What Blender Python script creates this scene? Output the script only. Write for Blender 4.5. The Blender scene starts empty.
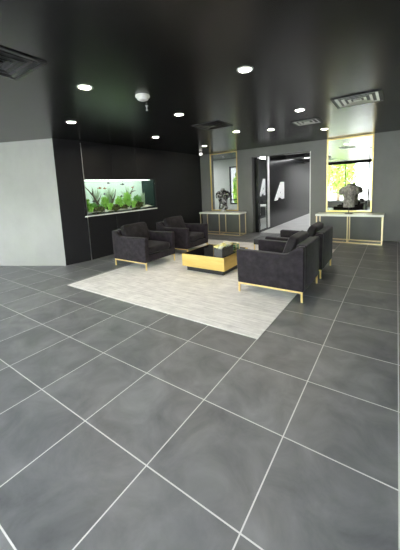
import bpy, bmesh, math, random
from mathutils import Vector, Matrix
random.seed(7)
PI = math.pi
SC = bpy.context.scene
COL = SC.collection

# ------------------------------------------------------------------ materials
def mat(name, color=(.5, .5, .5), rough=.5, metal=0., spec=.5, noise=None, bump=None, sheen=0., coat=0., emit=None, estr=0.):
    m = bpy.data.materials.new(name); m.use_nodes = True
    nt = m.node_tree; b = nt.nodes['Principled BSDF']
    b.inputs['Base Color'].default_value = (*color, 1)
    b.inputs['Roughness'].default_value = rough
    b.inputs['Metallic'].default_value = metal
    b.inputs['Specular IOR Level'].default_value = spec
    if sheen:
        b.inputs['Sheen Weight'].default_value = sheen
        b.inputs['Sheen Roughness'].default_value = .35
    if coat: b.inputs['Coat Weight'].default_value = coat
    if emit:
        b.inputs['Emission Color'].default_value = (*emit, 1); b.inputs['Emission Strength'].default_value = estr
    tc = nt.nodes.new('ShaderNodeTexCoord')
    if noise:                      # (scale xyz, second colour, low, high)
        sc, c2, lo, hi = noise
        mp = nt.nodes.new('ShaderNodeMapping'); mp.inputs['Scale'].default_value = sc
        nz = nt.nodes.new('ShaderNodeTexNoise'); nz.inputs['Scale'].default_value = 1; nz.inputs['Detail'].default_value = 6
        nz.inputs['Roughness'].default_value = .62
        rp = nt.nodes.new('ShaderNodeValToRGB')
        rp.color_ramp.elements[0].position = lo; rp.color_ramp.elements[0].color = (*color, 1)
        rp.color_ramp.elements[1].position = hi; rp.color_ramp.elements[1].color = (*c2, 1)
        nt.links.new(tc.outputs['Object'], mp.inputs[0]); nt.links.new(mp.outputs[0], nz.inputs[0])
        nt.links.new(nz.outputs[0], rp.inputs[0]); nt.links.new(rp.outputs[0], b.inputs['Base Color'])
    if bump:                       # (scale xyz, strength, distance)
        sc, st, di = bump
        mp = nt.nodes.new('ShaderNodeMapping'); mp.inputs['Scale'].default_value = sc
        nz = nt.nodes.new('ShaderNodeTexNoise'); nz.inputs['Scale'].default_value = 1; nz.inputs['Detail'].default_value = 4
        bp = nt.nodes.new('ShaderNodeBump'); bp.inputs['Strength'].default_value = st; bp.inputs['Distance'].default_value = di
        nt.links.new(tc.outputs['Object'], mp.inputs[0]); nt.links.new(mp.outputs[0], nz.inputs[0])
        nt.links.new(nz.outputs[0], bp.inputs['Height']); nt.links.new(bp.outputs[0], b.inputs['Normal'])
    return m

def floor_material():
    m = mat('slate_tile', (.06, .065, .068), .38)
    nt = m.node_tree; N = nt.nodes; L = nt.links; b = N['Principled BSDF']
    tc = N.new('ShaderNodeTexCoord')
    sep = N.new('ShaderNodeSeparateXYZ'); L.new(tc.outputs['Object'], sep.inputs[0])
    def math_(op, a, v=None):
        n = N.new('ShaderNodeMath'); n.operation = op
        for i, q in enumerate((a, v)):
            if q is None: continue
            if isinstance(q, (int, float)): n.inputs[i].default_value = q
            else: L.new(q, n.inputs[i])
        return n.outputs[0]
    ds, ids = [], []
    for ax in ('X', 'Y'):
        t = math_('DIVIDE', sep.outputs[ax], .6)
        ids.append(math_('FLOOR', t))
        fr = math_('SUBTRACT', t, ids[-1])
        ds.append(math_('MINIMUM', fr, math_('SUBTRACT', 1., fr)))
    d = math_('MINIMUM', ds[0], ds[1])
    grout = math_('LESS_THAN', d, .0064)
    cmb = N.new('ShaderNodeCombineXYZ'); L.new(ids[0], cmb.inputs[0]); L.new(ids[1], cmb.inputs[1])
    wn = N.new('ShaderNodeTexWhiteNoise'); wn.noise_dimensions = '3D'; L.new(cmb.outputs[0], wn.inputs['Vector'])
    off = N.new('ShaderNodeVectorMath'); off.operation = 'MULTIPLY_ADD'
    L.new(wn.outputs['Color'], off.inputs[0]); off.inputs[1].default_value = (30, 30, 30); L.new(tc.outputs['Object'], off.inputs[2])
    nz = N.new('ShaderNodeTexNoise'); nz.inputs['Scale'].default_value = 3.2; nz.inputs['Detail'].default_value = 7; nz.inputs['Roughness'].default_value = .62
    nz.inputs['Distortion'].default_value = .6
    L.new(off.outputs[0], nz.inputs['Vector'])
    rp = N.new('ShaderNodeValToRGB')
    rp.color_ramp.elements[0].position = .28; rp.color_ramp.elements[0].color = (.100, .105, .109, 1)
    rp.color_ramp.elements[1].position = .78; rp.color_ramp.elements[1].color = (.225, .231, .236, 1)
    L.new(nz.outputs[0], rp.inputs[0])
    br = N.new('ShaderNodeHueSaturation'); br.inputs['Saturation'].default_value = 1
    L.new(rp.outputs[0], br.inputs['Color'])
    vv = math_('MULTIPLY_ADD', wn.outputs['Value'], .22); vv.node.inputs[2].default_value = .89
    L.new(vv, br.inputs['Value'])
    mx = N.new('ShaderNodeMixRGB'); L.new(grout, mx.inputs[0]); L.new(br.outputs[0], mx.inputs[1]); mx.inputs[2].default_value = (.60, .60, .59, 1)
    L.new(mx.outputs[0], b.inputs['Base Color'])
    rr = math_('MULTIPLY_ADD', nz.outputs[0], .16); rr.node.inputs[2].default_value = .30
    r2 = math_('MULTIPLY_ADD', grout, .4); L.new(rr, r2.node.inputs[2])
    L.new(r2, b.inputs['Roughness'])
    bp = N.new('ShaderNodeBump'); bp.inputs['Strength'].default_value = .25; bp.inputs['Distance'].default_value = .002
    hh = math_('SUBTRACT', math_('MULTIPLY', nz.outputs[0], .5), grout)
    L.new(hh, bp.inputs['Height']); L.new(bp.outputs[0], b.inputs['Normal'])
    return m

def rug_material():
    m = mat('rug_weave', (.5, .48, .45), .95, spec=.1)
    nt = m.node_tree; N = nt.nodes; L = nt.links; b = N['Principled BSDF']
    tc = N.new('ShaderNodeTexCoord')
    def nz(scale, detail):
        mp = N.new('ShaderNodeMapping'); mp.inputs['Scale'].default_value = scale
        n = N.new('ShaderNodeTexNoise'); n.inputs['Scale'].default_value = 1; n.inputs['Detail'].default_value = detail; n.inputs['Roughness'].default_value = .7
        L.new(tc.outputs['Object'], mp.inputs[0]); L.new(mp.outputs[0], n.inputs[0]); return n.outputs[0]
    streak = nz((2.2, 34, 1), 5); cloud = nz((5, 5, 1), 6)
    mul = N.new('ShaderNodeMath'); mul.operation = 'MULTIPLY_ADD'; L.new(streak, mul.inputs[0]); mul.inputs[1].default_value = .65
    m2 = N.new('ShaderNodeMath'); m2.operation = 'MULTIPLY'; L.new(cloud, m2.inputs[0]); m2.inputs[1].default_value = .35
    L.new(m2.outputs[0], mul.inputs[2])
    rp = N.new('ShaderNodeValToRGB')
    rp.color_ramp.elements[0].position = .34; rp.color_ramp.elements[0].color = (.55, .54, .53, 1)
    rp.color_ramp.elements[1].position = .60; rp.color_ramp.elements[1].color = (.86, .85, .83, 1)
    L.new(mul.outputs[0], rp.inputs[0]); L.new(rp.outputs[0], b.inputs['Base Color'])
    bp = N.new('ShaderNodeBump'); bp.inputs['Strength'].default_value = .5; bp.inputs['Distance'].default_value = .004
    L.new(nz((60, 160, 1), 3), bp.inputs['Height']); L.new(bp.outputs[0], b.inputs['Normal'])
    return m

def glass_material(name, tint=(1, 1, 1), gloss=.06, rough=0.):
    m = bpy.data.materials.new(name); m.use_nodes = True
    nt = m.node_tree; N = nt.nodes; L = nt.links
    N.remove(N['Principled BSDF']); out = N['Material Output']
    t = N.new('ShaderNodeBsdfTransparent'); t.inputs[0].default_value = (*tint, 1)
    g = N.new('ShaderNodeBsdfGlossy'); g.inputs['Roughness'].default_value = rough
    lw = N.new('ShaderNodeLayerWeight'); lw.inputs[0].default_value = .25
    mu = N.new('ShaderNodeMath'); mu.operation = 'MULTIPLY_ADD'; L.new(lw.outputs['Facing'], mu.inputs[0]); mu.inputs[1].default_value = gloss * 2; mu.inputs[2].default_value = gloss * .5
    mx = N.new('ShaderNodeMixShader'); L.new(mu.outputs[0], mx.inputs[0]); L.new(t.outputs[0], mx.inputs[1]); L.new(g.outputs[0], mx.inputs[2])
    L.new(mx.outputs[0], out.inputs[0])
    return m

def stone_marbled():
    m = mat('black_marbled_stone', (.01, .01, .011), .22)
    nt = m.node_tree; N = nt.nodes; L = nt.links; b = N['Principled BSDF']
    tc = N.new('ShaderNodeTexCoord')
    n = N.new('ShaderNodeTexNoise'); n.inputs['Scale'].default_value = 9; n.inputs['Detail'].default_value = 6; n.inputs['Distortion'].default_value = 1.4
    L.new(tc.outputs['Object'], n.inputs[0])
    rp = N.new('ShaderNodeValToRGB')
    rp.color_ramp.elements[0].position = .46; rp.color_ramp.elements[0].color = (.008, .008, .009, 1)
    rp.color_ramp.elements[1].position = .64; rp.color_ramp.elements[1].color = (.42, .42, .42, 1)
    L.new(n.outputs[0], rp.inputs[0]); L.new(rp.outputs[0], b.inputs['Base Color'])
    return m

M = {}
M['tile'] = floor_material()
M['rug'] = rug_material()
M['black_ceiling'] = mat('black_satin_ceiling', (.007, .0072, .0075), .26, spec=.43, bump=((3, 3, 1), .025, .01))
M['black_panel'] = mat('black_wall_panel', (.009, .0092, .0105), .42, spec=.35, noise=((.6, .6, .25), (.014, .0142, .016), .3, .75))
M['gloss_black'] = mat('black_gloss_panel', (.008, .0085, .0095), .2, spec=.3, noise=((4, 4, .5), (.014, .014, .0155), .3, .8))
M['plaster'] = mat('pale_grey_plaster', (.26, .255, .25), .75, noise=((.9, .9, .7), (.35, .342, .338), .25, .8), bump=((3, 3, 3), .06, .01))
M['grey_wall'] = mat('concrete_grey_paint', (.125, .127, .124), .6, noise=((1.2, 1.2, .8), (.19, .19, .184), .25, .8), bump=((14, 14, 14), .08, .006))
M['white'] = mat('white_paint', (.78, .78, .76), .55, noise=((1.5, 1.5, 1.5), (.84, .84, .82), .3, .7))
M['pale_wall'] = mat('pale_office_paint', (.58, .60, .57), .7, noise=((1, 1, 1), (.66, .68, .65), .3, .7))
M['light_floor'] = mat('pale_polished_concrete', (.58, .58, .57), .4, noise=((2, 2, 2), (.68, .68, .67), .3, .7))
M['gold'] = mat('brushed_gold', (.90, .68, .28), .36, .75, noise=((40, 40, 3), (.95, .75, .36), .3, .7))
M['pale_gold'] = mat('champagne_gold', (.84, .70, .44), .36, .75, noise=((40, 40, 3), (.92, .80, .55), .3, .7))
M['gold_panel'] = mat('gold_leaf_panel', (.70, .49, .15), .38, 1., noise=((3, 3, 22), (.80, .60, .22), .3, .7))
M['steel'] = mat('brushed_steel', (.55, .55, .55), .35, 1., noise=((30, 30, 2), (.62, .62, .62), .3, .7))
M['dark_metal'] = mat('black_metal', (.018, .018, .02), .4, .3, noise=((10, 10, 10), (.026, .026, .028), .3, .7))
M['vent_metal'] = mat('satin_black_vent', (.05, .05, .052), .25, .85, noise=((10, 10, 10), (.07, .07, .072), .3, .7))
M['pale_vent'] = mat('grey_vent_blade', (.72, .72, .70), .3, .4, noise=((10, 10, 10), (.80, .80, .78), .3, .7))
M['velvet'] = mat('charcoal_velvet', (.014, .0118, .0142), .8, spec=.12, sheen=.16, noise=((9, 9, 10), (.034, .028, .034), .32, .72), bump=((90, 90, 90), .15, .002))
M['velvet_dark'] = mat('charcoal_velvet_cushion', (.011, .010, .011), .8, spec=.12, sheen=.16, noise=((7, 7, 8), (.032, .028, .031), .3, .75), bump=((90, 90, 90), .15, .002))
M['black_glass'] = mat('black_glass', (.004, .004, .005), .03, spec=.5, noise=((3, 3, 3), (.006, .006, .006), .3, .7))
M['marble'] = mat('white_marble', (.80, .80, .77), .25, noise=((5, 9, 5), (.66, .66, .64), .55, .8))
M['mirror'] = mat('silver_mirror', (.74, .76, .71), .0, 1.)
M['grey_stone'] = mat('weathered_grey_stone', (.13, .125, .112), .85, noise=((14, 14, 12), (.44, .42, .385), .36, .66), bump=((24, 24, 24), 1., .04))
M['marbled'] = stone_marbled()
M['black_stone'] = mat('black_rough_stone', (.008, .008, .009), .5, noise=((8, 8, 8), (.02, .02, .02), .4, .8), bump=((25, 25, 25), .6, .01))
M['pale_stone'] = mat('pale_stone_base', (.42, .41, .38), .6, noise=((12, 12, 12), (.55, .54, .5), .3, .7))
M['glass'] = glass_material('clear_glass', (.97, .99, .98), .06)
M['tank_glass'] = glass_material('aquarium_glass', (.97, 1., .985), .03)
M['water'] = glass_material('aquarium_water', (.965, .99, .975), .01)
M['green_glass'] = glass_material('green_tinted_glass', (.55, .72, .6), .1)
M['lamp'] = mat('warm_lamp_lens', (.9, .88, .8), .4, emit=(1., .88, .70), estr=300, noise=((9, 9, 9), (.95, .92, .85), .3, .7))
M['lamp_white'] = mat('white_lamp_lens', (.9, .9, .9), .4, emit=(1., .97, .92), estr=1.6, noise=((9, 9, 9), (.95, .95, .92), .3, .7))
M['panel_light'] = mat('light_panel_diffuser', (.9, .9, .9), .4, emit=(.98, .99, 1.), estr=8, noise=((9, 9, 9), (.95, .95, .92), .3, .7))
M['panel_bright'] = mat('bright_panel_diffuser', (.9, .9, .9), .4, emit=(.98, .99, 1.), estr=14, noise=((9, 9, 9), (.95, .95, .92), .3, .7))
M['backlight'] = mat('aquarium_backlight', (.34, .40, .35), .5, emit=(.80, .95, .83), estr=.42, noise=((4, 4, 4), (.40, .46, .41), .3, .7))
M['tank_side'] = mat('dark_teal_tank_side', (.004, .012, .012), .3, spec=.2, noise=((3, 3, 1), (.007, .02, .019), .3, .7))
M['sand'] = mat('white_aquarium_sand', (.72, .68, .58), .9, noise=((40, 40, 40), (.88, .85, .76), .3, .7), bump=((60, 60, 60), .6, .01))
M['tank_lamp'] = mat('tank_lamp', (.9, .9, .9), .4, emit=(.95, 1., .93), estr=5, noise=((9, 9, 9), (.95, .95, .92), .3, .7))
M['plant_bright'] = mat('bright_green_aquatic_leaf', (.22, .50, .05), .5, noise=((20, 20, 20), (.42, .72, .14), .3, .7))
M['plant_mid'] = mat('mid_green_aquatic_leaf', (.10, .30, .05), .5, noise=((20, 20, 20), (.22, .46, .10), .3, .7))
M['plant_grey'] = mat('grey_green_frond', (.30, .40, .28), .5, noise=((20, 20, 20), (.46, .56, .40), .3, .7))
M['moss'] = mat('brown_moss_rock', (.022, .017, .009), .9, noise=((12, 12, 12), (.13, .15, .035), .35, .7), bump=((30, 30, 30), .8, .02))
M['driftwood'] = mat('driftwood', (.05, .035, .022), .8, noise=((6, 6, 20), (.13, .10, .065), .3, .7))
M['fish_dark'] = mat('dark_fish_scale', (.03, .03, .04), .35, noise=((30, 30, 30), (.08, .08, .09), .3, .7))
M['fish_red'] = mat('reddish_fish_scale', (.32, .10, .05), .35, noise=((30, 30, 30), (.42, .22, .12), .3, .7))
M['planter'] = mat('grey_planter', (.05, .05, .05), .22, noise=((12, 12, 12), (.08, .08, .078), .3, .7))
M['rose_cream'] = mat('cream_rose_petal', (.86, .83, .66), .7, noise=((30, 30, 30), (.92, .90, .78), .3, .7))
M['rose_yellow'] = mat('yellow_rose_petal', (.84, .74, .25), .7, noise=((30, 30, 30), (.90, .84, .42), .3, .7))
M['leaf'] = mat('rose_leaf', (.06, .12, .03), .6, noise=((20, 20, 20), (.1, .2, .05), .3, .7))
M['tree_leaf'] = mat('tree_leaf', (.20, .36, .05), .6, noise=((3, 3, 3), (.42, .56, .12), .3, .7))
M['bark'] = mat('tree_bark', (.10, .07, .05), .9, noise=((5, 5, 20), (.2, .15, .1), .3, .7))
M['paving'] = mat('pale_paving', (.50, .50, .49), .9, noise=((2, 2, 2), (.60, .60, .59), .3, .7))
M['office_grey'] = mat('grey_office_plastic', (.10, .10, .10), .5, noise=((9, 9, 9), (.14, .14, .14), .3, .7))

# ------------------------------------------------------------------ mesh helpers
class MB:
    def __init__(s): s.bm = bmesh.new()
    def box(s, x0, x1, y0, y1, z0, z1, bev=0., seg=2):
        g = bmesh.ops.create_cube(s.bm, size=1)
        vs = g['verts']
        for v in vs:
            v.co = Vector(((x0 + x1) / 2 + v.co.x * (x1 - x0), (y0 + y1) / 2 + v.co.y * (y1 - y0), (z0 + z1) / 2 + v.co.z * (z1 - z0)))
        if bev:
            es = {e for v in vs for e in v.link_edges}
            bmesh.ops.bevel(s.bm, geom=list(es), offset=bev, segments=seg, affect='EDGES', profile=.6)
        return s
    def prism(s, pts, axis, a, b, bev=0., seg=2):
        """polygon pts in the two other axes, extruded from a to b along axis"""
        def mk(p, t):
            return {'x': (t, p[0], p[1]), 'y': (p[0], t, p[1]), 'z': (p[0], p[1], t)}[axis]
        A = [s.bm.verts.new(mk(p, a)) for p in pts]; B = [s.bm.verts.new(mk(p, b)) for p in pts]
        f1 = s.bm.faces.new(A); f2 = s.bm.faces.new(B[::-1])
        n = len(pts); fs = [f1, f2]
        for i in range(n): fs.append(s.bm.faces.new((A[i], B[i], B[(i + 1) % n], A[(i + 1) % n])))
        bmesh.ops.recalc_face_normals(s.bm, faces=fs)
        if bev:
            es = [e for e in {e for f in (f1, f2) for e in f.edges}]
            es += [e for e in {e for v in A for e in v.link_edges if e.other_vert(v) in B} if e.calc_face_angle(0) > .6]
            bmesh.ops.bevel(s.bm, geom=es, offset=bev, segments=seg, affect='EDGES', profile=.6)
        return s
    def tube(s, pts, radii, n=8, cap=True):
        pts = [Vector(p) for p in pts]; rings = []
        if isinstance(radii, (int, float)): radii = [radii] * len(pts)
        up = None
        for i, p in enumerate(pts):
            d = (pts[min(i + 1, len(pts) - 1)] - pts[max(i - 1, 0)]).normalized()
            if up is None: up = d.orthogonal().normalized()
            else: up = (up - d * up.dot(d)).normalized()
            w = d.cross(up)
            rings.append([s.bm.verts.new(p + (up * math.cos(2 * PI * k / n) + w * math.sin(2 * PI * k / n)) * radii[i]) for k in range(n)])
        for a, b in zip(rings, rings[1:]):
            for k in range(n): s.bm.faces.new((a[k], a[(k + 1) % n], b[(k + 1) % n], b[k]))
        if cap:
            s.bm.faces.new(rings[0][::-1]); s.bm.faces.new(rings[-1])
        return s
    def lathe(s, prof, c=(0, 0, 0), n=24, flip=False):
        rings = []
        for r, z in prof:
            if r < 1e-6: rings.append([s.bm.verts.new((c[0], c[1], c[2] + z))])
            else: rings.append([s.bm.verts.new((c[0] + r * math.cos(2 * PI * k / n), c[1] + r * math.sin(2 * PI * k / n), c[2] + z)) for k in range(n)])
        for a, b in zip(rings, rings[1:]):
            for k in range(n):
                q = [a[k % len(a)], a[(k + 1) % len(a)], b[(k + 1) % len(b)], b[k % len(b)]]
                q2 = []
                for v in q:
                    if v not in q2: q2.append(v)
                if len(q2) > 2: s.bm.faces.new(q2)
        return s
    def quad(s, *ps):
        s.bm.faces.new([s.bm.verts.new(p) for p in ps]); return s
    def blob(s, c, r, sub=3, amp=.15, freq=3., seed=0):
        from mathutils import noise
        g = bmesh.ops.create_icosphere(s.bm, subdivisions=sub, radius=1)
        for v in g['verts']:
            k = 1 + amp * noise.noise(v.co * freq + Vector((seed, seed * 1.7, 0)))
            v.co = Vector((c[0] + v.co.x * r[0] * k, c[1] + v.co.y * r[1] * k, c[2] + v.co.z * r[2] * k))
        return s
    def cushion(s, sx, sy, sz, bulge=.35, mtx=None, cuts=11, pw=9.):
        """soft box with pinched edges, centred, half sizes sx, sy, sz"""
        g = bmesh.ops.create_cube(s.bm, size=2)
        vs = set(g['verts']); es = list({e for v in vs for e in v.link_edges})
        bmesh.ops.subdivide_edges(s.bm, edges=es, cuts=cuts, use_grid_fill=True)
        for v in s.bm.verts:
            x, y, z = v.co
            n = (abs(x) ** pw + abs(y) ** pw + abs(z) ** pw) ** (1 / pw)
            m = max(abs(x), abs(y), abs(z))
            k = m / n if n else 1
            x, y, z = x * k, y * k, z * k
            b = (1 - bulge) + bulge * (1 - abs(x) ** 3) * (1 - abs(y) ** 3)
            co = Vector((x * sx, y * sy, z * sz * b))
            v.co = (mtx @ co) if mtx is not None else co
        return s
    def build(s, name, m, parent=None, smooth=False, angle=None):
        me = bpy.data.meshes.new(name)
        bmesh.ops.recalc_face_normals(s.bm, faces=s.bm.faces)
        s.bm.to_mesh(me); s.bm.free()
        me.materials.append(m)
        if smooth:
            for p in me.polygons: p.use_smooth = True
            if angle is not None:
                me.set_sharp_from_angle(angle=angle)
        o = bpy.data.objects.new(name, me); COL.objects.link(o)
        if parent: o.parent = parent
        return o

def tag(o, label, cat, group=None, kind=None):
    o['label'] = label; o['category'] = cat
    if group: o['group'] = group
    if kind: o['kind'] = kind
    return o
def thing(name, loc, label, cat, group=None, rz=0.):
    o = bpy.data.objects.new(name, None); COL.objects.link(o); o.empty_display_size = .1
    o.location = loc; o.rotation_euler = (0, 0, rz)
    return tag(o, label, cat, group)
def struct(o, label=None):
    o['kind'] = 'structure'
    if label: o['label'] = label
    return o
def copy_tree(o, parent=None):
    c = o.copy(); COL.objects.link(c)
    if parent: c.parent = parent
    for ch in list(o.children): copy_tree(ch, c)
    return c
def copy_thing(o, loc, label, rz=None, scale=None):
    c = copy_tree(o); c.location = loc; c['label'] = label
    if rz is not None: c.rotation_euler = (0, 0, rz)
    if scale: c.scale = (scale,) * 3
    return c

H = 2.74        # ceiling height
YB = 7.65       # face of the far wall
XA = -3.55      # face of the aquarium wall

# ------------------------------------------------------------------ setting
struct(MB().box(-9.2, 6.2, -4.2, 7.9, -.12, 0).build('floor', M['tile']))
struct(MB().box(-7.2, .62, 7.9, 16.4, -.12, 0).build('floor', M['light_floor']))
struct(MB().box(-9.2, 6.2, -4.2, 16.4, H, H + .14).build('ceiling', M['black_ceiling']))
# pale plaster wall running back to the left
e0 = Vector((-3.64, 2.34)); dv = Vector((-.905, -.4254)); nv = Vector((-.4254, .905))
e1 = e0 + dv * 5.95
P = [e0, e1, e1 + nv * .16, e0 + nv * .16]
struct(MB().prism([(p.x, p.y) for p in P], 'z', 0, H).build('wall_southwest', M['plaster']))
fn = -nv
P = [e0 + fn * .012, e1 + fn * .012, e1 - fn * .001, e0 - fn * .001]
struct(MB().prism([(p.x, p.y) for p in P], 'z', 0, .085).build('baseboard_southwest', M['plaster']))
# aquarium wall with its niche
NY0, NY1, NZ0, NZ1 = 2.88, 5.22, 1.05, 1.885
w = MB()
w.box(XA - .6, XA, 2.80, NY0, 0, H); w.box(XA - .6, XA, NY1, 7.8, 0, H)
w.box(XA - .6, XA, NY0, NY1, 0, NZ0); w.box(XA - .6, XA, NY0, NY1, NZ1, H)
w.box(XA - .6, XA - .52, NY0, NY1, NZ0, NZ1)
struct(w.build('wall_west', M['black_panel']))
# panels on that wall, separated by shadow gaps
ys = [2.36, 2.905, 3.73, 4.52, 5.36]
for a, b in zip(ys, ys[1:]):
    g = .006
    if b < 2.92:
        struct(MB().prism([(-3.637, 2.332), (XA + .018, b - g), (XA - .002, b - g), (-3.66, 2.345)], 'z', .0, H).build('wall_west', M['black_panel']))
    else:
        struct(MB().box(XA, XA + .018, max(a + g, 2.918), b - g, .004, NZ0 - .03, .002, 1).build('wall_west', M['black_panel']))
        struct(MB().box(XA, XA + .018, max(a + g, 2.918), b - g, NZ1 + .03, H - .05, .002, 1).build('wall_west', M['black_panel']))
struct(MB().box(XA, XA + .026, 2.901, 2.913, .0, H - .05).build('trim_1', M['steel']), 'thin metal strip between black panels')
struct(MB().box(XA, XA + .018, 5.24, 5.36, NZ0 - .03, NZ1 + .03, .002, 1).build('wall_west', M['black_panel']))
# far wall
LX0, LX1, LZ0, LZ1 = -3.13, -2.06, .745, 2.73
OX0, OX1, OZ = -1.55, .28, 2.47
w = MB()
T_ = .22
for a in ((-7.2, LX0, 0, H), (LX0, LX1, 0, LZ0), (LX0, LX1, LZ1, H), (LX1, OX0, 0, H), (OX0, OX1, OZ, H), (OX1, 6.2, 0, H)):
    w.box(a[0], a[1], YB, YB + T_, a[2], a[3])
struct(w.build('wall_north', M['grey_wall']))
struct(MB().box(OX1 - .028, OX1 - .002, YB - .004, YB + T_ + .004, 0, OZ).build('trim_2', M['white']), 'white edge of the corridor opening')
# other walls of the lobby
struct(MB().box(6.05, 6.2, -4.2, 7.65, 0, H).build('wall_east', M['grey_wall']))
struct(MB().box(-9.2, -9.05, -4.2, .4, 0, H).build('wall_west', M['plaster']))
WX0, WX1, WZ0, WZ1, WY = -8.9, 5.9, .36, 2.645, -3.2
w = MB()
w.box(-9.2, 6.2, WY - .15, WY, WZ1, H)
w.box(-9.2, WX0, WY - .15, WY, WZ0, WZ1); w.box(WX1, 6.2, WY - .15, WY, WZ0, WZ1)
struct(w.build('wall_south', M['dark_metal']))
struct(MB().box(-9.2, 6.2, WY - .15, WY, 0, WZ0).build('wall_south', M['white']))
n = 6; ww = (WX1 - WX0) / n
for i in range(n):
    a = WX0 + i * ww; b = a + ww
    f = MB()
    f.box(a, b, WY - .10, WY - .04, WZ0, WZ0 + .05); f.box(a, b, WY - .10, WY - .04, WZ1 - .05, WZ1)
    f.box(a, a + .04, WY - .10, WY - .04, WZ0, WZ1); f.box(b - .04, b, WY - .10, WY - .04, WZ0, WZ1)
    f.box((a + b) / 2 - .025, (a + b) / 2 + .025, WY - .10, WY - .04, WZ0, WZ1)
    f.box(a, b, WY - .09, WY - .05, WZ1 - .13, WZ1 - .11)
    f.box(a, b, WY - .10, WY - .04, .86, .90)
    fo = struct(f.build('window_%d' % (i + 1), M['dark_metal']))
    MB().box(a + .03, b - .03, WY - .075, WY - .065, WZ0 + .03, WZ1 - .03).build('pane', M['glass'], fo)
struct(MB().box(WX0, WX1, WY, WY + .16, WZ0 - .05, WZ0 - .003, .005).build('trim_3', M['white']), 'white sill under the windows')

# corridor beyond the opening
CX = -1.38
w = MB(); w.box(CX - .17, CX - .045, 7.87, 7.88, 0, H); w.box(CX - .12, CX, 8.745, 16.3, 0, H)
struct(w.build('wall_corridor', M['gloss_black']))
struct(MB().box(.5, .62, YB + T_, 16.3, 0, H).build('wall_corridor', M['black_panel']))
struct(MB().box(CX - .1, .62, 16.25, 16.4, 0, H).build('wall_corridor', M['white']))
struct(MB().box(CX, .5, 7.88, 16.25, H - .03, H - .004).build('ceiling', M['white']))
struct(MB().box(CX, .5, 10.55, 11.1, H - .16, H - .03).build('ceiling', M['dark_metal']))
struct(MB().box(CX, .5, 13.3, 13.9, H - .2, H - .03).build('ceiling', M['dark_metal']))
# office behind the glazing
struct(MB().box(-7.2, -2.9, 10.0, 10.12, 0, .8).build('wall_office', M['pale_wall']))
w = MB(); w.box(-7.2, -3.66, 10.0, 10.12, .8, H); w.box(-3.06, -2.9, 10.0, 10.12, .8, H); w.box(-3.66, -3.06, 10.0, 10.12, 2.42, H)
struct(w.build('wall_office', M['pale_wall']))
struct(MB().box(-3.02, -2.9, 10.12, 13.2, 0, H).build('wall_office', M['dark_metal']))
struct(MB().box(-2.9, CX - .12, 13.1, 13.22, 0, H).build('wall_office', M['pale_wall']))
struct(MB().box(-7.3, -7.2, 7.65, 10.12, 0, H).build('wall_office', M['pale_wall']))
f = MB()
f.box(-3.66, -3.62, 10.02, 10.10, .8, 2.42); f.box(-3.10, -3.06, 10.02, 10.10, .8, 2.42)
f.box(-3.66, -3.06, 10.02, 10.10, .8, .85); f.box(-3.66, -3.06, 10.02, 10.10, 2.37, 2.42)
f.box(-3.66, -3.06, 10.0, 10.05, .98, 1.02)
fo = struct(f.build('window_7', M['dark_metal']))
MB().box(-3.63, -3.09, 10.055, 10.065, .83, 2.39).build('pane', M['glass'], fo)

# glass door in the corridor side
f = MB()
f.box(CX - .04, CX - .01, 7.88, 7.91, 0, H - .05); f.box(CX - .04, CX - .01, 7.91, 8.74, H - .16, H - .05)
f.box(CX - .04, CX - .01, 7.91, 8.74, 0, .07)
f.box(CX - .04, CX - .01, 8.53, 8.56, .07, H - .16)
do = struct(f.build('door_1', M['dark_metal']))
MB().box(CX - .03, CX - .02, 7.91, 8.53, .07, H - .16).build('pane', M['glass'], do)
MB().box(CX - .05, CX + .01, 8.56, 8.74, .07, H - .16).build('door_stile', M['white'], do)
MB().box(CX - .018, CX + .01, 8.1, 8.52, 1.0, 1.03).build('door_handle', M['dark_metal'], do)

# ------------------------------------------------------------------ letter marks
def letter_a(name, plane_x, y0, y1, z0, z1, label, th=.02):
    L_ = y1 - y0; Hh = z1 - z0
    def q(a, b): return (y0 + a * L_, z0 + b * Hh)
    m = MB()
    # slanted left stroke, upright right stroke, slanted bar: an open-footed leaning A
    m.prism([q(0, 0), q(.30, 0), q(.88, .86), q(1.0, 1.0), q(.64, 1.0)], 'x', plane_x, plane_x + th)
    m.prism([q(.72, .72), q(1.0, 1.0), q(1.0, .04), q(.72, .04)], 'x', plane_x, plane_x + th)
    m.prism([q(.44, .20), q(.74, .42), q(.74, .26), q(.58, .10)], 'x', plane_x, plane_x + th)
    o = m.build(name, M['sign_white'])
    return tag(o, label, 'letter sign')
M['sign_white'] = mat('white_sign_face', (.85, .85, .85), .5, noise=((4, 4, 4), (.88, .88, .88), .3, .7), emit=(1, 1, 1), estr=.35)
letter_a('letter_sign', CX, 9.22, 10.30, .98, 1.66, 'white leaning letter A on the black corridor wall, right of the glass door')
letter_a('letter_sign', -2.9, 11.45, 12.15, 1.05, 1.86, 'white leaning letter A seen through the corridor glass door')

# ------------------------------------------------------------------ lamps
def light_panel(name, x0, x1, y0, y1, z, label, mt='panel_light'):
    t = thing(name, ((x0 + x1) / 2, (y0 + y1) / 2, z), label, 'ceiling light', 'flush light panels beyond the far wall')
    hx, hy = (x1 - x0) / 2, (y1 - y0) / 2
    f = MB(); f.box(-hx, hx, -hy, -hy + .03, -.02, 0); f.box(-hx, hx, hy - .03, hy, -.02, 0); f.box(-hx, -hx + .03, -hy + .03, hy - .03, -.02, 0); f.box(hx - .03, hx, -hy + .03, hy - .03, -.02, 0)
    f.build('frame', M['white'], t)
    MB().box(-hx + .03, hx - .03, -hy + .03, hy - .03, -.014, -.002).build('diffuser', M[mt], t)
    return t
light_panel('light_panel', -.9, 0., 8.4, 9.2, H - .03, 'white light panel nearest the opening in the corridor ceiling', 'panel_bright')
light_panel('light_panel', -1.2, .3, 11.6, 12.6, H - .03, 'white light panel between the two dark corridor beams', 'panel_bright')
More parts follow.
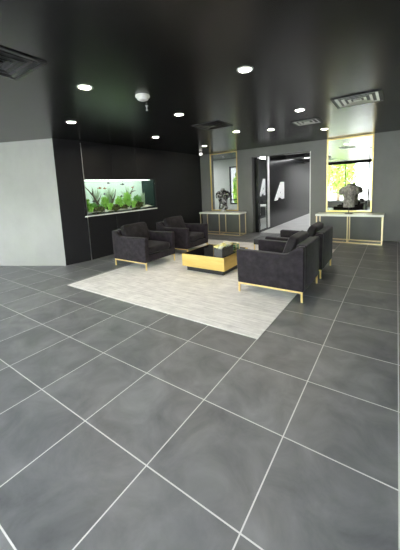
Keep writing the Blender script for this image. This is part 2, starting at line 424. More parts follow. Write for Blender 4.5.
light_panel('light_panel', -1.2, .3, 14.4, 15.4, H - .03, 'white light panel at the far end of the corridor ceiling', 'panel_bright')
light_panel('light_panel', -6.4, -4.9, 8.2, 9.6, H, 'white light panel in the office behind the tall gold-framed glazing', 'panel_bright')
light_panel('light_panel', -2.7, -1.8, 9.2, 12.0, H, 'white light panel in the office ahead of the glass door')

spots = [(-.56, 1.07, 'downlight in the ceiling between the left edge vent and the smoke detector'),
         (1.02, 1.83, 'large nearest downlight in the middle of the black ceiling'),
         (-2.11, 1.84, 'downlight in the ceiling by the top end of the pale plaster wall'),
         (-.55, 2.72, 'downlight in the ceiling just beyond the smoke detector'),
         (-2.13, 3.86, 'downlight in the ceiling above the lit aquarium'),
         (1.0, 3.88, 'downlight in the ceiling just left of the large silvery square vent'),
         (-.56, 4.70, 'downlight in the ceiling just beyond the middle dark vent'),
         (.07, 5.08, 'small downlight in the ceiling above the corridor opening'),
         (.96, 5.97, 'downlight in the ceiling at the upper left corner of the right gold-framed mirror'),
         (-2.19, 5.91, 'small downlight in the ceiling above the left tall gold-framed glazing')]
d0 = None
for x, y, lab in spots:
    if d0 is None:
        d0 = thing('recessed_downlight', (x, y, H), lab, 'ceiling light', 'recessed downlights in the black ceiling')
        MB().lathe([(.058, -.004), (.066, -.010), (.080, -.008), (.084, 0)], n=28).build('trim_ring', M['white'], d0, True)
        MB().lathe([(0, -.007), (.04, -.006), (.059, -.003)], n=28).build('lens', M['lamp'], d0, True)
    else: copy_thing(d0, (x, y, H), lab)

t = thing('smoke_detector', (-.30, 1.69, H), 'white round smoke detector on the black ceiling among the downlights', 'smoke detector')
MB().lathe([(.085, 0), (.09, -.012), (.086, -.026), (.07, -.034)], n=28).build('base_plate', M['white'], t, True)
MB().lathe([(.072, -.032), (.066, -.052), (.045, -.062), (0, -.064)], n=28).build('sensor_cap', M['white'], t, True)
t = thing('sprinkler_head', (-.58, 2.04, H + .003), 'small white sprinkler head hanging from ceiling beside the smoke detector', 'sprinkler')
MB().lathe([(.022, 0), (.022, -.006), (.009, -.010), (.007, -.05), (0, -.05)], n=14).build('stem', M['white'], t, True)
MB().lathe([(0, -.05), (.012, -.052), (.014, -.06), (.018, -.066), (0, -.07)], n=14).build('deflector', M['white'], t, True)
t = thing('dome_light', (-3.02, 6.93, H), 'small white dome light hanging near the dark far left ceiling corner', 'ceiling light')
MB().lathe([(.05, 0), (.05, -.02), (.03, -.03), (0, -.03)], n=20).build('mount', M['dark_metal'], t, True)
MB().lathe([(.03, -.03), (.052, -.05), (.056, -.075), (.04, -.105), (0, -.118)], n=20).build('globe', M['lamp_white'], t, True)

# ceiling vents
def vent(loc, s, label, dark=True):
    t = thing('ceiling_vent', loc, label, 'air vent', 'square vents in the black ceiling')
    h = s / 2; m_ = M['vent_metal'] if dark else M['pale_vent']
    f = MB()
    f.box(-h, h, -h, -h + .03, -.012, 0, .003, 1); f.box(-h, h, h - .03, h, -.012, 0, .003, 1)
    f.box(-h, -h + .03, -h + .03, h - .03, -.012, 0, .003, 1); f.box(h - .03, h, -h + .03, h - .03, -.012, 0, .003, 1)
    f.build('frame', M['dark_metal'], t)
    MB().box(-h + .03, h - .03, -h + .03, h - .03, -.003, 0).build('duct_plate', M['dark_metal'], t)
    for k in range(3):
        o = h - .045 - k * .075; i_ = o - .036
        b = MB()
        for q in range(4):
            c, s_ = math.cos(q * PI / 2), math.sin(q * PI / 2)
            def r(x, y, z): return (x * c - y * s_, x * s_ + y * c, z)
            pts = [r(-o, -o, -.014), r(o, -o, -.014), r(i_, -i_, -.004), r(-i_, -i_, -.004)]
            pts2 = [(p[0], p[1], p[2] + .003) for p in pts]
            A = [b.bm.verts.new(p) for p in pts]; B = [b.bm.verts.new(p) for p in pts2]
            b.bm.faces.new(A); b.bm.faces.new(B[::-1])
            for j in range(4): b.bm.faces.new((A[j], B[j], B[(j + 1) % 4], A[(j + 1) % 4]))
        b.build('blade_ring', m_, t)
    MB().box(-.05, .05, -.05, .05, -.022, -.004, .004, 1).build('centre_plate', m_, t)
    return t
vent((1.81, 3.90, H), .62, 'large silvery square vent in the ceiling before the right mirror', False)
vent((.86, 4.89, H), .50, 'smaller grey square vent in the ceiling left of the silvery vent', False)
vent((-.60, 3.80, H), .58, 'dark square vent in the middle of the far ceiling')
vent((-.56, .20, H), .60, 'dark square vent in the ceiling at the left edge of the photo')

# ------------------------------------------------------------------ gold framed mirror and glazing
t = thing('wall_mirror', (1.26, YB, .745), 'tall gold-framed mirror on grey wall behind the grey stone torso', 'mirror')
def frame(hw, z0, z1, y0, y1, wd, parent, m_):
    f = MB()
    f.box(-hw, -hw + wd, y0, y1, z0, z1, .004, 1); f.box(hw - wd, hw, y0, y1, z0, z1, .004, 1)
    f.box(-hw + wd, hw - wd, y0, y1, z0, z0 + wd, .004, 1); f.box(-hw + wd, hw - wd, y0, y1, z1 - wd, z1, .004, 1)
    return f.build('frame', m_, parent)
frame(.555, 0, 1.985, -.035, 0, .036, t, M['gold'])
MB().box(-.52, .52, -.016, -.004, .035, 1.95).build('mirror_glass', M['mirror'], t)
t = thing('framed_glazing', ((LX0 + LX1) / 2, YB, LZ0), 'tall gold-framed glass panel in dark wall behind the black marbled torso', 'glazed panel')
frame((LX1 - LX0) / 2, 0, LZ1 - LZ0, -.022, .03, .034, t, M['gold'])
MB().box(-(LX1 - LX0) / 2 + .03, (LX1 - LX0) / 2 - .03, .006, .016, .03, LZ1 - LZ0 - .03).build('glass_pane', M['glass'], t)

# ------------------------------------------------------------------ console tables
def console(loc, label):
    t = thing('console_table', loc, label, 'console table', 'gold console tables along the far wall')
    MB().box(-.775, .775, -.235, .235, .685, .74, .004, 2).build('tabletop', M['marble'], t)
    r = .0125
    for x in (-.745, 0, .745):
        for y in (-.215, .215):
            MB().box(x - r, x + r, y - r, y + r, 0, .685).build('leg', M['pale_gold'], t)
    for y in (-.215, .215):
        for a, b in ((-.745, 0), (0, .745)):
            MB().box(a + r, b - r, y - r, y + r, .0, .025).build('bottom_rail', M['pale_gold'], t)
    for x in (-.745, 0, .745):
        MB().box(x - r, x + r, -.215 + r, .215 - r, 0, .025).build('cross_rail', M['pale_gold'], t)
    return t
cons = console((1.33, 7.24, 0), 'gold console with white marble top under the grey stone torso')
copy_thing(cons, (-2.46, 7.24, 0), 'gold console with white marble top under the black marbled torso')

# ------------------------------------------------------------------ torso sculptures
def torso_mesh(seed, rough):
    """headless, armless classical torso: lofted sections, half-height neck and arm stubs"""
    from mathutils import noise
    secs = [  # z, half width, half depth, y shift
        (.00, .150, .105, 0), (.05, .158, .110, 0), (.12, .150, .102, .004), (.19, .148, .100, .004), (.26, .160, .108, 0),
        (.33, .178, .122, -.006), (.39, .192, .130, -.008), (.44, .200, .128, -.004), (.48, .196, .116, .004), (.515, .165, .098, .010),
        (.54, .115, .080, .012), (.558, .078, .068, .010), (.59, .066, .060, .006), (.605, .052, .050, .004)]
    m = MB(); n = 40; rings = []
    for z, a, b, sh in secs:
        ring = []
        for k in range(n):
            th = 2 * PI * k / n
            c, s = math.cos(th), math.sin(th)
            x = a * math.copysign(abs(c) ** .85, c); y = b * math.copysign(abs(s) ** .85, s) + sh
            if y < 0:     # front: pectorals, sternum groove, stomach muscles
                y -= .020 * math.exp(-((abs(x) - .085) / .05) ** 2 - ((z - .40) / .055) ** 2)
                y += .016 * math.exp(-(x / .018) ** 2) * (1 if .1 < z < .46 else 0)
                y -= .008 * math.exp(-((abs(x) - .045) / .03) ** 2) * math.cos((z - .08) * 2 * PI / .085) * (1 if .06 < z < .33 else 0)
                y += .012 * math.exp(-((z - .335) / .018) ** 2) * math.exp(-((abs(x) - .08) / .06) ** 2)
            else:
                y -= .018 * math.exp(-(x / .022) ** 2)
            v = Vector((x, y, z)); v += Vector((1, 1, 0)) * 0 + Vector((noise.noise(v * 22 + Vector((seed, 0, 0))), noise.noise(v * 22 + Vector((0, seed, 0))), 0)) * rough
            ring.append(m.bm.verts.new(v))
        rings.append(ring)
    for a, b in zip(rings, rings[1:]):
        for k in range(n): m.bm.faces.new((a[k], a[(k + 1) % n], b[(k + 1) % n], b[k]))
    m.bm.faces.new(rings[0][::-1]); m.bm.faces.new(rings[-1])
    for sx, ln in ((-1, 1.), (1, .8)):
        m.tube([(sx * .11, .0, .45), (sx * .17, .002, .452), (sx * .205, .004, .43), (sx * .222, .004, .385), (sx * .226, .002, .37 - .035 * ln), (sx * .226, .002, .355 - .035 * ln)], [.075, .082, .08, .07, .055, .03], 16)
    return m
def torso(name, loc, label, mt, base, seed, sc=1., rough=.006):
    t = thing(name, loc, label, 'sculpture')
    base(t)
    o = torso_mesh(seed, rough).build('torso', mt, t, True)
    md = o.modifiers.new('Remesh', 'REMESH'); md.mode = 'VOXEL'; md.voxel_size = .0085; md.use_smooth_shade = True
    sm = o.modifiers.new('Smooth', 'SMOOTH'); sm.iterations = 3
    o.location = (0, 0, t['h']); o.scale = sc
    del t['h']
    return t
def base_rod(t):
    MB().box(-.09, .09, -.07, .07, 0, .012, .003, 1).build('base_plate', M['black_stone'], t)
    MB().lathe([(0, .010), (.009, .010), (.009, .20), (0, .20)], n=12).build('rod', M['dark_metal'], t, True, .6); t['h'] = .165
def base_disc(t):
    MB().lathe([(0, 0), (.10, 0), (.11, .01), (.10, .03), (.085, .06), (.08, .085), (0, .085)], n=28).build('plinth', M['pale_stone'], t, True, .6); t['h'] = .083
torso('torso_sculpture', (1.33, 7.22, .74), 'weathered grey stone male torso on a thin rod before the right mirror', M['grey_stone'], base_rod, 3, (.84, .95, 1.0), .011)
torso('torso_sculpture', (-2.40, 7.22, .74), 'black and white marbled torso on small pale base before the left glazing', M['marbled'], base_disc, 9, (.95, 1., 1.16), .03)

# ------------------------------------------------------------------ rug
RT = .007
m = MB(); m.box(-2.33, 1.21, 1.585, 6.15, 0, RT, .003, 1)
tag(m.build('area_rug', M['rug']), 'large pale grey distressed rug under the armchairs and gold table', 'rug')

# ------------------------------------------------------------------ armchairs
def armchair(loc, label, rz=0.):
    """faces +x; x from 0 (back) to .97, y centred, .93 wide"""
    t = thing('armchair', loc, label, 'armchair', 'charcoal velvet armchairs around the gold coffee table', rz)
    hw, ta = .455, .105
    prof = [(-.485, .15), (.47, .15), (.485, .62), (.48, .64), (.46, .648), (-.19, .632), (-.235, .636), (-.28, .652), (-.33, .69), (-.38, .728), (-.42, .748), (-.465, .755), (-.487, .74)]
    for s in (-1, 1):
        MB().prism(prof, 'y', s * hw, s * (hw - ta), .018, 3).build('arm', M['velvet'], t, True, .7)
    MB().box(-.49, -.36, -hw + ta - .005, hw - ta + .005, .15, .757, .02, 3).build('backrest', M['velvet'], t, True, .7)
    MB().box(-.37, .465, -hw + ta - .004, hw - ta + .004, .15, .285, .012, 2).build('seat_base', M['velvet'], t, True, .7)
    MB().cushion(.405, hw - ta - .004, .088, .22, Matrix.Translation((.062, 0, .370))).build('seat_cushion', M['velvet_dark'], t, True)
    mt = Matrix.Translation((-.235, 0, .628)) @ Matrix.Rotation(math.radians(-20), 4, 'Y') @ Matrix.Rotation(PI / 2, 4, 'Y')
    MB().cushion(.235, hw - ta - .008, .098, .42, mt).build('back_cushion', M['velvet_dark'], t, True)
    r = .013
    for s in (-1, 1):
        y = s * (hw - .025)
        MB().box(-.47, .47, y - r, y + r, .124, .15, .002, 1).build('leg_rail', M['gold'], t)
        for x in (-.457, .457):
            MB().box(x - r, x + r, y - r, y + r, 0, .124, .002, 1).build('leg', M['gold'], t)
    return t
a0 = armchair((-2.125, 3.285, RT), 'charcoal velvet armchair with gold legs nearest the aquarium wall, left front')
copy_thing(a0, (-2.125, 4.635, RT), 'charcoal velvet armchair behind the front left one, facing the gold table')
copy_thing(a0, (.895, 3.14, RT), 'charcoal velvet armchair nearest the camera, its back to the right', PI)
copy_thing(a0, (.895, 4.26, RT), 'charcoal velvet armchair beyond the nearest one, on the right', PI)

# ------------------------------------------------------------------ coffee table and what stands on it
t = thing('coffee_table', (-.56, 3.67, RT), 'low square gold coffee table with black glass top on the rug', 'coffee table')
MB().box(-.40, .40, -.42, .42, 0, .095).build('plinth', M['dark_metal'], t)
bx = MB()
bx.box(-.465, .465, -.485, -.465, .095, .335, .002, 1); bx.box(-.465, .465, .465, .485, .095, .335, .002, 1)
bx.box(-.465, -.445, -.465, .465, .095, .335, .002, 1); bx.box(.445, .465, -.465, .465, .095, .335, .002, 1)
bx.box(-.445, .445, -.465, .465, .095, .11)
bx.build('gold_body', M['gold_panel'], t)
MB().box(-.444, .444, -.464, .464, .32, .334, .001, 1).build('glass_top', M['black_glass'], t)
TT = RT + .334

t = thing('flower_planter', (-.235, 3.44, TT), 'grey rectangular planter of cream and yellow roses on the gold table', 'planter')
p_ = MB(); p_.box(-.085, .085, -.21, .21, 0, .012); p_.box(-.085, -.075, -.21, .21, .012, .15); p_.box(.075, .085, -.21, .21, .012, .15); p_.box(-.075, .075, -.21, -.2, .012, .15); p_.box(-.075, .075, .2, .21, .012, .15)
p_.box(-.075, .075, -.2, .2, .10, .12)
p_.build('planter_box', M['planter'], t)
def rose(r, seed):
    m = MB(); rnd = random.Random(seed)
    for ring, (k, rr, tilt) in enumerate(((1, .25, 0), (3, .45, .3), (5, .75, .65), (6, 1., 1.0))):
        for j in range(k):
            a = 2 * PI * (j + .37 * ring + rnd.random() * .2) / k
            for st in range(4):
                pass
            N_ = 5; grid = []
            for u in range(N_):
                row = []
                for v in range(N_):
                    uu = (u / (N_ - 1) - .5) * 2; vv = v / (N_ - 1)
                    ww = rr * r * .95 * math.sin(PI * min(.5 + vv * .0 + vv * .45, .95)) * uu
                    rad = rr * r * (.25 + .75 * math.sin(vv * PI / 2)) * (1 - .25 * uu * uu) + vv * vv * tilt * r * .15
                    z = r * (1.1 - .35 * tilt) * vv - r * .5
                    an = a + math.atan2(ww, max(rad, .004)) * .9
                    row.append(m.bm.verts.new((rad * math.cos(an), rad * math.sin(an), z)))
                grid.append(row)
            for u in range(N_ - 1):
                for v in range(N_ - 1): m.bm.faces.new((grid[u][v], grid[u + 1][v], grid[u + 1][v + 1], grid[u][v + 1]))
    m.blob((0, 0, -.1 * r), (.5 * r, .5 * r, .55 * r), 2, .1, 3, seed)
    return m
k = 0
for yy in (-.165, -.085, 0, .085, .165):
    for xx in (-.04, .042):
        o = rose(.056, k).build('rose', M['rose_yellow'] if k % 3 == 0 else M['rose_cream'], t, True)
        o.location = (xx + random.uniform(-.008, .008), yy + random.uniform(-.012, .012), .172 + random.uniform(-.004, .02)); o.rotation_euler = (random.uniform(-.3, .3), random.uniform(-.3, .3), random.random() * 6)
        k += 1
lf = MB()
for _ in range(60):
    x, y = random.uniform(-.08, .08), random.uniform(-.2, .2); a = random.random() * 6.28; s = .03
    d = Vector((math.cos(a), math.sin(a), .3)).normalized() * s; wv = Vector((-math.sin(a), math.cos(a), 0)) * s * .4; c = Vector((x, y, .135 + random.random() * .03))
    lf.quad(c - d, c + wv, c + d, c - wv)
o = lf.build('rose_foliage', M['leaf'], t); o['kind'] = 'stuff'

t = thing('glass_box', (-.24, 3.86, TT), 'small green tinted glass box with gold edges behind the rose planter', 'glass box')
g = MB(); h_ = .07; r = .004
for sx in (-1, 1):
    for sy in (-1, 1): g.box(sx * h_ - r, sx * h_ + r, sy * h_ - r, sy * h_ + r, 0, .13)
for z in (.004, .126):
    for s in (-1, 1):
        g.box(-h_, h_, s * h_ - r, s * h_ + r, z - r, z + r); g.box(s * h_ - r, s * h_ + r, -h_, h_, z - r, z + r)
g.build('gold_edging', M['gold'], t)
g = MB(); g.box(-h_ + r, h_ - r, -h_ + r, h_ - r, .008, .122)
g.build('glass_panes', M['green_glass'], t)

t = thing('side_table', (-.02, 5.05, RT), 'low black side table with gold legs beyond the coffee table', 'side table')
MB().box(-.24, .24, -.24, .24, .26, .38, .006, 2).build('table_body', M['dark_metal'], t)
for sx in (-1, 1):
    for sy in (-1, 1): MB().box(sx * .225 - .01, sx * .225 + .01, sy * .225 - .01, sy * .225 + .01, 0, .26).build('leg', M['gold'], t)

# ------------------------------------------------------------------ aquarium
t = thing('aquarium', (XA - .26, (NY0 + NY1) / 2, NZ0), 'long glowing planted aquarium set into the black panelled wall', 'aquarium')
hy = (NY1 - NY0) / 2; zz = NZ1 - NZ0; X0, X1 = -.25, .262
MB().box(X0 - .008, X0, -hy + .002, hy - .002, .002, zz - .002).build('backlight_panel', M['backlight'], t)
MB().box(X0, X1 - .02, hy - .03, hy - .002, .002, zz - .002).build('end_panel', M['tank_side'], t)
MB().box(X0, X1 - .02, -hy + .002, -hy + .03, .002, zz - .002).build('end_panel', M['tank_side'], t)
MB().box(X1 - .018, X1 - .008, -hy + .003, hy - .003, .004, zz - .004).build('front_glass', M['tank_glass'], t)
MB().box(X0 + .004, X1 - .022, -hy + .032, hy - .032, .02, zz - .05).build('water', M['water'], t)
MB().box(X0 + .05, X1 - .12, -hy + .06, hy - .06, zz - .016, zz - .011).build('tank_lamp', M['tank_lamp'], t)
fr = MB(); o_ = .03; xf0, xf1 = .262, .284
fr.box(xf0, xf1, -hy - o_, hy + o_ * .6, zz, zz + o_); 
fr.box(xf0, xf1, -hy - o_, -hy, 0, zz); fr.box(xf0, xf1, hy, hy + o_ * .6, 0, zz)
fr.build('frame', M['dark_metal'], t)
MB().box(xf0, xf1 + .012, -hy - o_, hy + o_ * .6, -.028, .0, .002, 1).build('ledge', M['white'], t)
TZ = NZ0 + .02
from mathutils import noise as _n
s = MB(); ny, nx = 60, 14; g = []
for i in range(ny + 1):
    row = []
    for j in range(nx + 1):
        y = NY0 + .035 + (NY1 - NY0 - .07) * i / ny; x = XA - .505 + (.505 - .025) * j / nx
        row.append(s.bm.verts.new((x, y, TZ + .035 + .03 * _n.noise(Vector((x * 5, y * 3, 1))) + .03 * (1 - j / nx))))
    g.append(row)
for i in range(ny):
    for j in range(nx): s.bm.faces.new((g[i][j], g[i + 1][j], g[i + 1][j + 1], g[i][j + 1]))
tag(s.build('aquarium_sand', M['sand'], smooth=True), 'white sand covering the aquarium bottom', 'sand', kind='stuff')

def blades(n, h, sp, wdt, rnd):
    m = MB()
    for _ in range(n):
        a = rnd.random() * 2 * PI; lean = rnd.uniform(.1, 1.) * sp; hh = h * rnd.uniform(.6, 1.)
        px, py = rnd.uniform(-.02, .02), rnd.uniform(-.05, .05); pr_ = None
        wv = Vector((-math.sin(a), math.cos(a), 0))
        for q in range(7):
            f_ = q / 6
            c = Vector((px + math.cos(a) * .35 * lean * f_ ** 2, py + math.sin(a) * lean * f_ ** 2, hh * (f_ - .12 * f_ ** 3)))
            ww = wdt * math.sin(PI * (.12 + .86 * f_)) + .0006
            cur = (m.bm.verts.new(c + wv * ww), m.bm.verts.new(c - wv * ww))
            if pr_: m.bm.faces.new((pr_[0], pr_[1], cur[1], cur[0]))
            pr_ = cur
    return m
def bush(n, r, h, rnd, leaf=.022):
    m = MB()
    for _ in range(n):
        u = Vector((rnd.gauss(0, 1), rnd.gauss(0, 1), rnd.gauss(0, 1))).normalized() * rnd.uniform(.4, 1.)
        c = Vector((u.x * r * .7, u.y * r, h * .5 + u.z * h * .5))
        d = Vector((rnd.gauss(0, 1), rnd.gauss(0, 1), rnd.gauss(.4, 1))).normalized() * leaf
        w_ = d.orthogonal().normalized() * leaf * .45
        m.quad(c - d, c + w_, c + d, c - w_)
    for _ in range(7):
        a = rnd.random() * 6.28
        m.tube([(0, 0, 0), (math.cos(a) * r * .3, math.sin(a) * r * .4, h * .5), (math.cos(a) * r * .5, math.sin(a) * r * .7, h * .8)], [.004, .003, .002], 5)
    return m
rnd = random.Random(5)
# (kind, x offset, y, size..., material, label)
for kd, dx, y, a, b, mt, lab in [
    ('bush', -.2, 3.04, .13, .33, 'plant_bright', 'bright green bushy plant at the left end of the aquarium'),
    ('bush', -.14, 3.20, .09, .2, 'plant_mid', 'low green bush just right of the leftmost aquarium plant'),
    ('bush', -.24, 3.62, .12, .36, 'plant_bright', 'bright green bush right of the tall leaning driftwood in the aquarium'),
    ('bush', -.16, 4.0, .12, .33, 'plant_bright', 'bright green bush at the middle of the aquarium'),
    ('bush', -.18, 4.30, .15, .44, 'plant_bright', 'largest bright green bush, right of the aquarium middle'),
    ('bush', -.24, 4.72, .14, .34, 'plant_mid', 'mid green bush near the right end of the aquarium'),
    ('blade', -.32, 3.42, .66, .2, 'plant_grey', 'tall grey-green fronds rising in the left half of the aquarium'),
    ('blade', -.34, 3.86, .68, .30, 'plant_grey', 'tall grey-green fronds rising in the middle of the aquarium'),
    ('blade', -.34, 4.46, .70, .32, 'plant_grey', 'tall grey-green fronds rising in the right half of the aquarium'),
    ('blade', -.2, 4.9, .46, .10, 'plant_grey', 'short grey-green fronds against the dark right end of the aquarium'),
    ('blade', -.1, 3.38, .20, .08, 'plant_mid', 'low green tuft at the foot of the left driftwood'),
    ('blade', -.07, 3.62, .22, .16, 'plant_bright', 'low bright green tuft in front of the middle mossy rock'),
    ('blade', -.08, 4.42, .24, .18, 'plant_bright', 'low bright green tuft in front of the largest mossy rock'),
    ('blade', -.07, 3.06, .18, .12, 'plant_bright', 'low bright green tuft in the front left corner of the aquarium')]:
    m = bush(420, a, b, rnd, .030) if kd == 'bush' else blades(44, a, b, .014, rnd)
    o = m.build('aquatic_plant', M[mt], smooth=False); o.location = (XA + dx, y, TZ + .055)
    tag(o, lab, 'aquatic plant', 'plants in the aquarium')
for dx, y, rx, ry, rz_, lab in [(-.12, 3.30, .08, .17, .085, 'brown mossy rock at the left in the aquarium'), (-.13, 3.78, .08, .17, .10, 'brown mossy rock near the middle of the aquarium'),
                                (-.15, 4.14, .07, .11, .075, 'small brown mossy rock between two bright green bushes'), (-.15, 4.60, .085, .20, .115, 'largest brown mossy rock, at the right in the aquarium')]:
    o = MB().blob((0, 0, 0), (rx, ry, rz_), 4, .7, 2.6, y * 3).build('mossy_rock', M['moss'], smooth=True); o.location = (XA + dx, y, TZ + .085)
    tag(o, lab, 'rock', 'rocks in the aquarium')
def wood(pts, side, label):
    m = MB(); n_ = len(pts)
    m.tube(pts, [.032 - .026 * i / (n_ - 1) for i in range(n_)], 8)
    for st, en in side: m.tube([st, [(a + b) / 2 + .012 for a, b in zip(st, en)], en], [.014, .009, .003], 6)
    tag(m.build('driftwood', M['driftwood'], smooth=True), label, 'driftwood', 'driftwood branches in the aquarium')
z0 = TZ + .05
wood([(-3.80, 3.48, z0), (-3.82, 3.42, z0 + .18), (-3.84, 3.33, z0 + .36), (-3.86, 3.22, z0 + .52), (-3.88, 3.10, z0 + .64)], [((-3.82, 3.41, z0 + .2), (-3.78, 3.52, z0 + .42)), ((-3.84, 3.3, z0 + .4), (-3.86, 3.32, z0 + .6))], 'driftwood branch leaning left in the left half of the aquarium')
wood([(-3.82, 3.80, z0), (-3.82, 3.88, z0 + .2), (-3.84, 3.98, z0 + .36), (-3.86, 4.04, z0 + .52)], [((-3.82, 3.88, z0 + .2), (-3.8, 3.78, z0 + .4))], 'driftwood branch leaning right in the middle of the aquarium')
wood([(-3.80, 4.22, z0), (-3.80, 4.36, z0 + .22), (-3.82, 4.54, z0 + .42), (-3.84, 4.68, z0 + .60)], [((-3.8, 4.4, z0 + .27), (-3.8, 4.34, z0 + .5)), ((-3.82, 4.55, z0 + .43), (-3.8, 4.72, z0 + .46))], 'longest driftwood branch, leaning right in the right half of the aquarium')
def fish_mesh():
    m = MB(); n_ = 12; prof = [(-.05, .002, .004), (-.044, .006, .010), (-.03, .010, .018), (-.008, .012, .023), (.016, .009, .018), (.034, .004, .008), (.042, .002, .006)]
    rings = []
    for x, a, b in prof: rings.append([m.bm.verts.new((a * math.cos(2 * PI * k / n_), x, b * math.sin(2 * PI * k / n_))) for k in range(n_)])
    for a, b in zip(rings, rings[1:]):
        for k in range(n_): m.bm.faces.new((a[k], a[(k + 1) % n_], b[(k + 1) % n_], b[k]))
    m.bm.faces.new(rings[0][::-1]); m.bm.faces.new(rings[-1])
    m.prism([(.038, 0), (.066, .020), (.058, 0), (.066, -.020)], 'x', -.001, .001)
    m.prism([(-.02, .018), (.0, .036), (.018, .017)], 'x', -.001, .001)
    return m
f0 = fish_mesh().build('fish', M['fish_dark'], smooth=True)
f1 = f0.copy(); f1.data = f0.data.copy(); f1.data.materials[0] = M['fish_red']; COL.objects.link(f1)
used = [False, False]
for dx, y, z, red, rz, lab in [(-.10, 3.20, 1.40, 0, 0, 'dark fish low at the left of the aquarium'), (-.16, 3.56, 1.56, 0, .4, 'dark fish beside the left driftwood'),
                               (-.14, 3.42, 1.71, 1, 2.9, 'reddish fish left of the aquarium middle, high in the water'), (-.18, 3.60, 1.70, 1, 0, 'reddish fish nearest the aquarium middle, high in the water'),
                               (-.2, 3.74, 1.83, 0, .2, 'dark fish close under the surface, left of middle'), (-.14, 4.14, 1.79, 0, 2.8, 'dark fish near the surface right of the aquarium middle'),
                               (-.12, 4.06, 1.48, 0, .3, 'dark fish above the middle bright green bush'), (-.12, 4.46, 1.70, 1, .3, 'reddish fish at the right of the aquarium')]:
    src = f1 if red else f0
    o = src if not used[red] else src.copy()
    if used[red]: COL.objects.link(o)
    used[red] = True
    o.location = (XA + dx, y, z - .03); o.rotation_euler = (0, 0, rz); tag(o, lab, 'fish', 'fish in the aquarium')

# ------------------------------------------------------------------ office furniture seen through the glass door
t = thing('office_table', (-2.3, 10.3, 0), 'white table in the office seen through the corridor glass door', 'table')
MB().box(-.4, .4, -.5, .5, .70, .74, .005, 1).build('tabletop', M['white'], t)
for sx in (-1, 1):
    for sy in (-1, 1): MB().box(sx * .36 - .02, sx * .36 + .02, sy * .46 - .02, sy * .46 + .02, 0, .70).build('leg', M['white'], t)
t = thing('office_chair', (-2.2, 9.35, 0), 'white shell chair with dark legs in the office behind the glass door', 'chair', rz=.4)
MB().cushion(.21, .21, .03, .2, Matrix.Translation((0, 0, .45))).build('seat', M['white'], t, True)
MB().cushion(.2, .2, .02, .3, Matrix.Translation((0, -.2, .70)) @ Matrix.Rotation(PI / 2 - .15, 4, 'X')).build('backrest', M['white'], t, True)
for sx in (-1, 1):
    for sy in (-1, 1): MB().tube([(sx * .13, sy * .13, .43), (sx * .2, sy * .2, 0)], [.014, .01], 8).build('leg', M['office_grey'], t)

# ------------------------------------------------------------------ outside
struct(MB().box(-40, 40, -45, -3.4, -.3, -.14).build('ground', M['paving']))
def tree(loc, r, h, label, seed):
    rn = random.Random(seed)
    t = thing('tree', loc, label, 'tree', 'trees outside the windows')
    MB().tube([(0, 0, -.14), (.03, .02, h * .3), (0, 0, h * .6)], [.14, .11, .06], 10).build('trunk', M['bark'], t, True)
    m = MB()
    for _ in range(2600):
        u = Vector((rn.gauss(0, 1), rn.gauss(0, 1), rn.gauss(0, 1))).normalized() * rn.uniform(.55, 1.)
        k = 1 + .25 * _n.noise(u * 2.5 + Vector((seed, 0, 0)))
        c = Vector((u.x * r * k, u.y * r * k, h * .56 + u.z * h * .46 * k))
        d = Vector((rn.gauss(0, 1), rn.gauss(0, 1), rn.gauss(0, 1))).normalized() * .16
        w_ = d.orthogonal().normalized() * .08
        m.quad(c - d, c + w_, c + d, c - w_)
    m.build('crown', M['tree_leaf'], t)
tree((-4.7, -10.0, 0), 1.35, 4.2, 'leafy tree outside, reflected at the left edge of the mirror', 1)
tree((-1.75, -10.4, 0), 1.3, 4.6, 'leafy tree outside, reflected left of the mirror middle', 2)
tree((2.9, -13.5, 0), 1.7, 4.8, 'leafy tree outside, furthest back on the right', 3)
tree((-8.4, -11.6, 0), 1.8, 5.2, 'leafy tree outside, beyond the pale plaster wall end', 4)
struct(MB().box(-12, -3.1, 15.0, 15.2, -.14, 6).build('wall_added_sky_screen', M['grey_wall']))  # made-up wall, added to dim the sky behind the office window
tree((-4.72, 13.2, 0), .36, 2.3, 'leafy tree outside the office window', 6)
tree((5.6, -11.0, 0), 1.9, 5.0, 'leafy tree outside, nearest the right wall', 8)

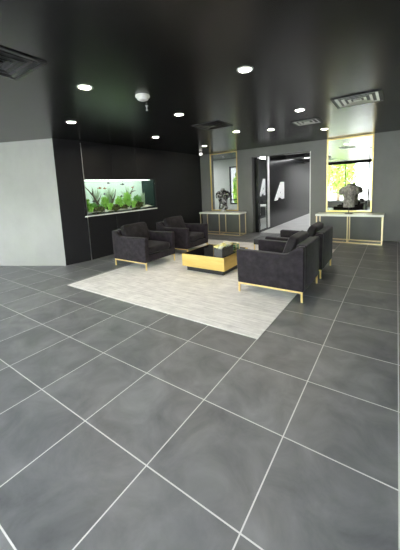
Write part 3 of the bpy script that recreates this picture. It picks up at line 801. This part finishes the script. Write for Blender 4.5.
# ------------------------------------------------------------------ light
world = bpy.data.worlds.new('World'); SC.world = world; world.use_nodes = True
nt = world.node_tree; bg = nt.nodes['Background']
sky = nt.nodes.new('ShaderNodeTexSky'); sky.sky_type = 'HOSEK_WILKIE'
sky.turbidity = 6; sky.ground_albedo = .4
sky.sun_direction = Vector((.25, .75, .62)).normalized()
mixn = nt.nodes.new('ShaderNodeMixRGB'); mixn.inputs[0].default_value = .92
mixn.inputs[2].default_value = (.955, .965, 1.05, 1)
nt.links.new(sky.outputs[0], mixn.inputs[1]); nt.links.new(mixn.outputs[0], bg.inputs[0])
bg.inputs[1].default_value = 28.0
sl = bpy.data.lights.new('sun', 'SUN'); sl.energy = 14; sl.angle = .02; sl.color = (1, .95, .85)
so = bpy.data.objects.new('sun', sl); COL.objects.link(so)
so.rotation_euler = Vector((.25, .75, .95)).to_track_quat('Z', 'Y').to_euler()
def portal(loc, sx, sy, rot):
    l = bpy.data.lights.new('window_portal', 'AREA'); l.shape = 'RECTANGLE'; l.size = sx; l.size_y = sy
    l.cycles.is_portal = True
    o = bpy.data.objects.new('window_portal', l); COL.objects.link(o); o.location = loc; o.rotation_euler = rot
portal(((WX0 + WX1) / 2, WY - .12, (WZ0 + WZ1) / 2), WX1 - WX0, WZ1 - WZ0, (PI / 2, 0, 0))
portal((-3.36, 10.11, 1.6), .6, 1.6, (-PI / 2, 0, 0))

# ------------------------------------------------------------------ camera
cam = bpy.data.cameras.new('camera'); co = bpy.data.objects.new('camera', cam); COL.objects.link(co)
R = Matrix(((0.8227928713207578, -0.039890341041265695, 0.5669397248344432), (0.5665507595132037, 0.13668904727717673, -0.8126108178270025), (-0.04507912819426383, 0.9898105197693491, 0.13506667670145686)))
co.matrix_world = Matrix.Translation((2.3273755, -0.96494186, 1.57738555)) @ R.to_4x4()
cam.sensor_fit = 'AUTO'; cam.sensor_width = 36
cam.lens = 282.6746 * 36 / 550
cam.shift_y = -(275 - 226.33) / 550
cam.clip_start = .05; cam.clip_end = 200
SC.camera = co

SC.view_settings.view_transform = 'Standard'; SC.view_settings.look = 'None'
SC.view_settings.exposure = 0.0; SC.view_settings.gamma = 1; SC.view_settings.use_curve_mapping = False
SC.cycles.use_denoising = True
SC.cycles.max_bounces = 10; SC.cycles.diffuse_bounces = 5; SC.cycles.glossy_bounces = 5; SC.cycles.transparent_max_bounces = 16
SC.cycles.caustics_reflective = True; SC.cycles.sample_clamp_indirect = 6
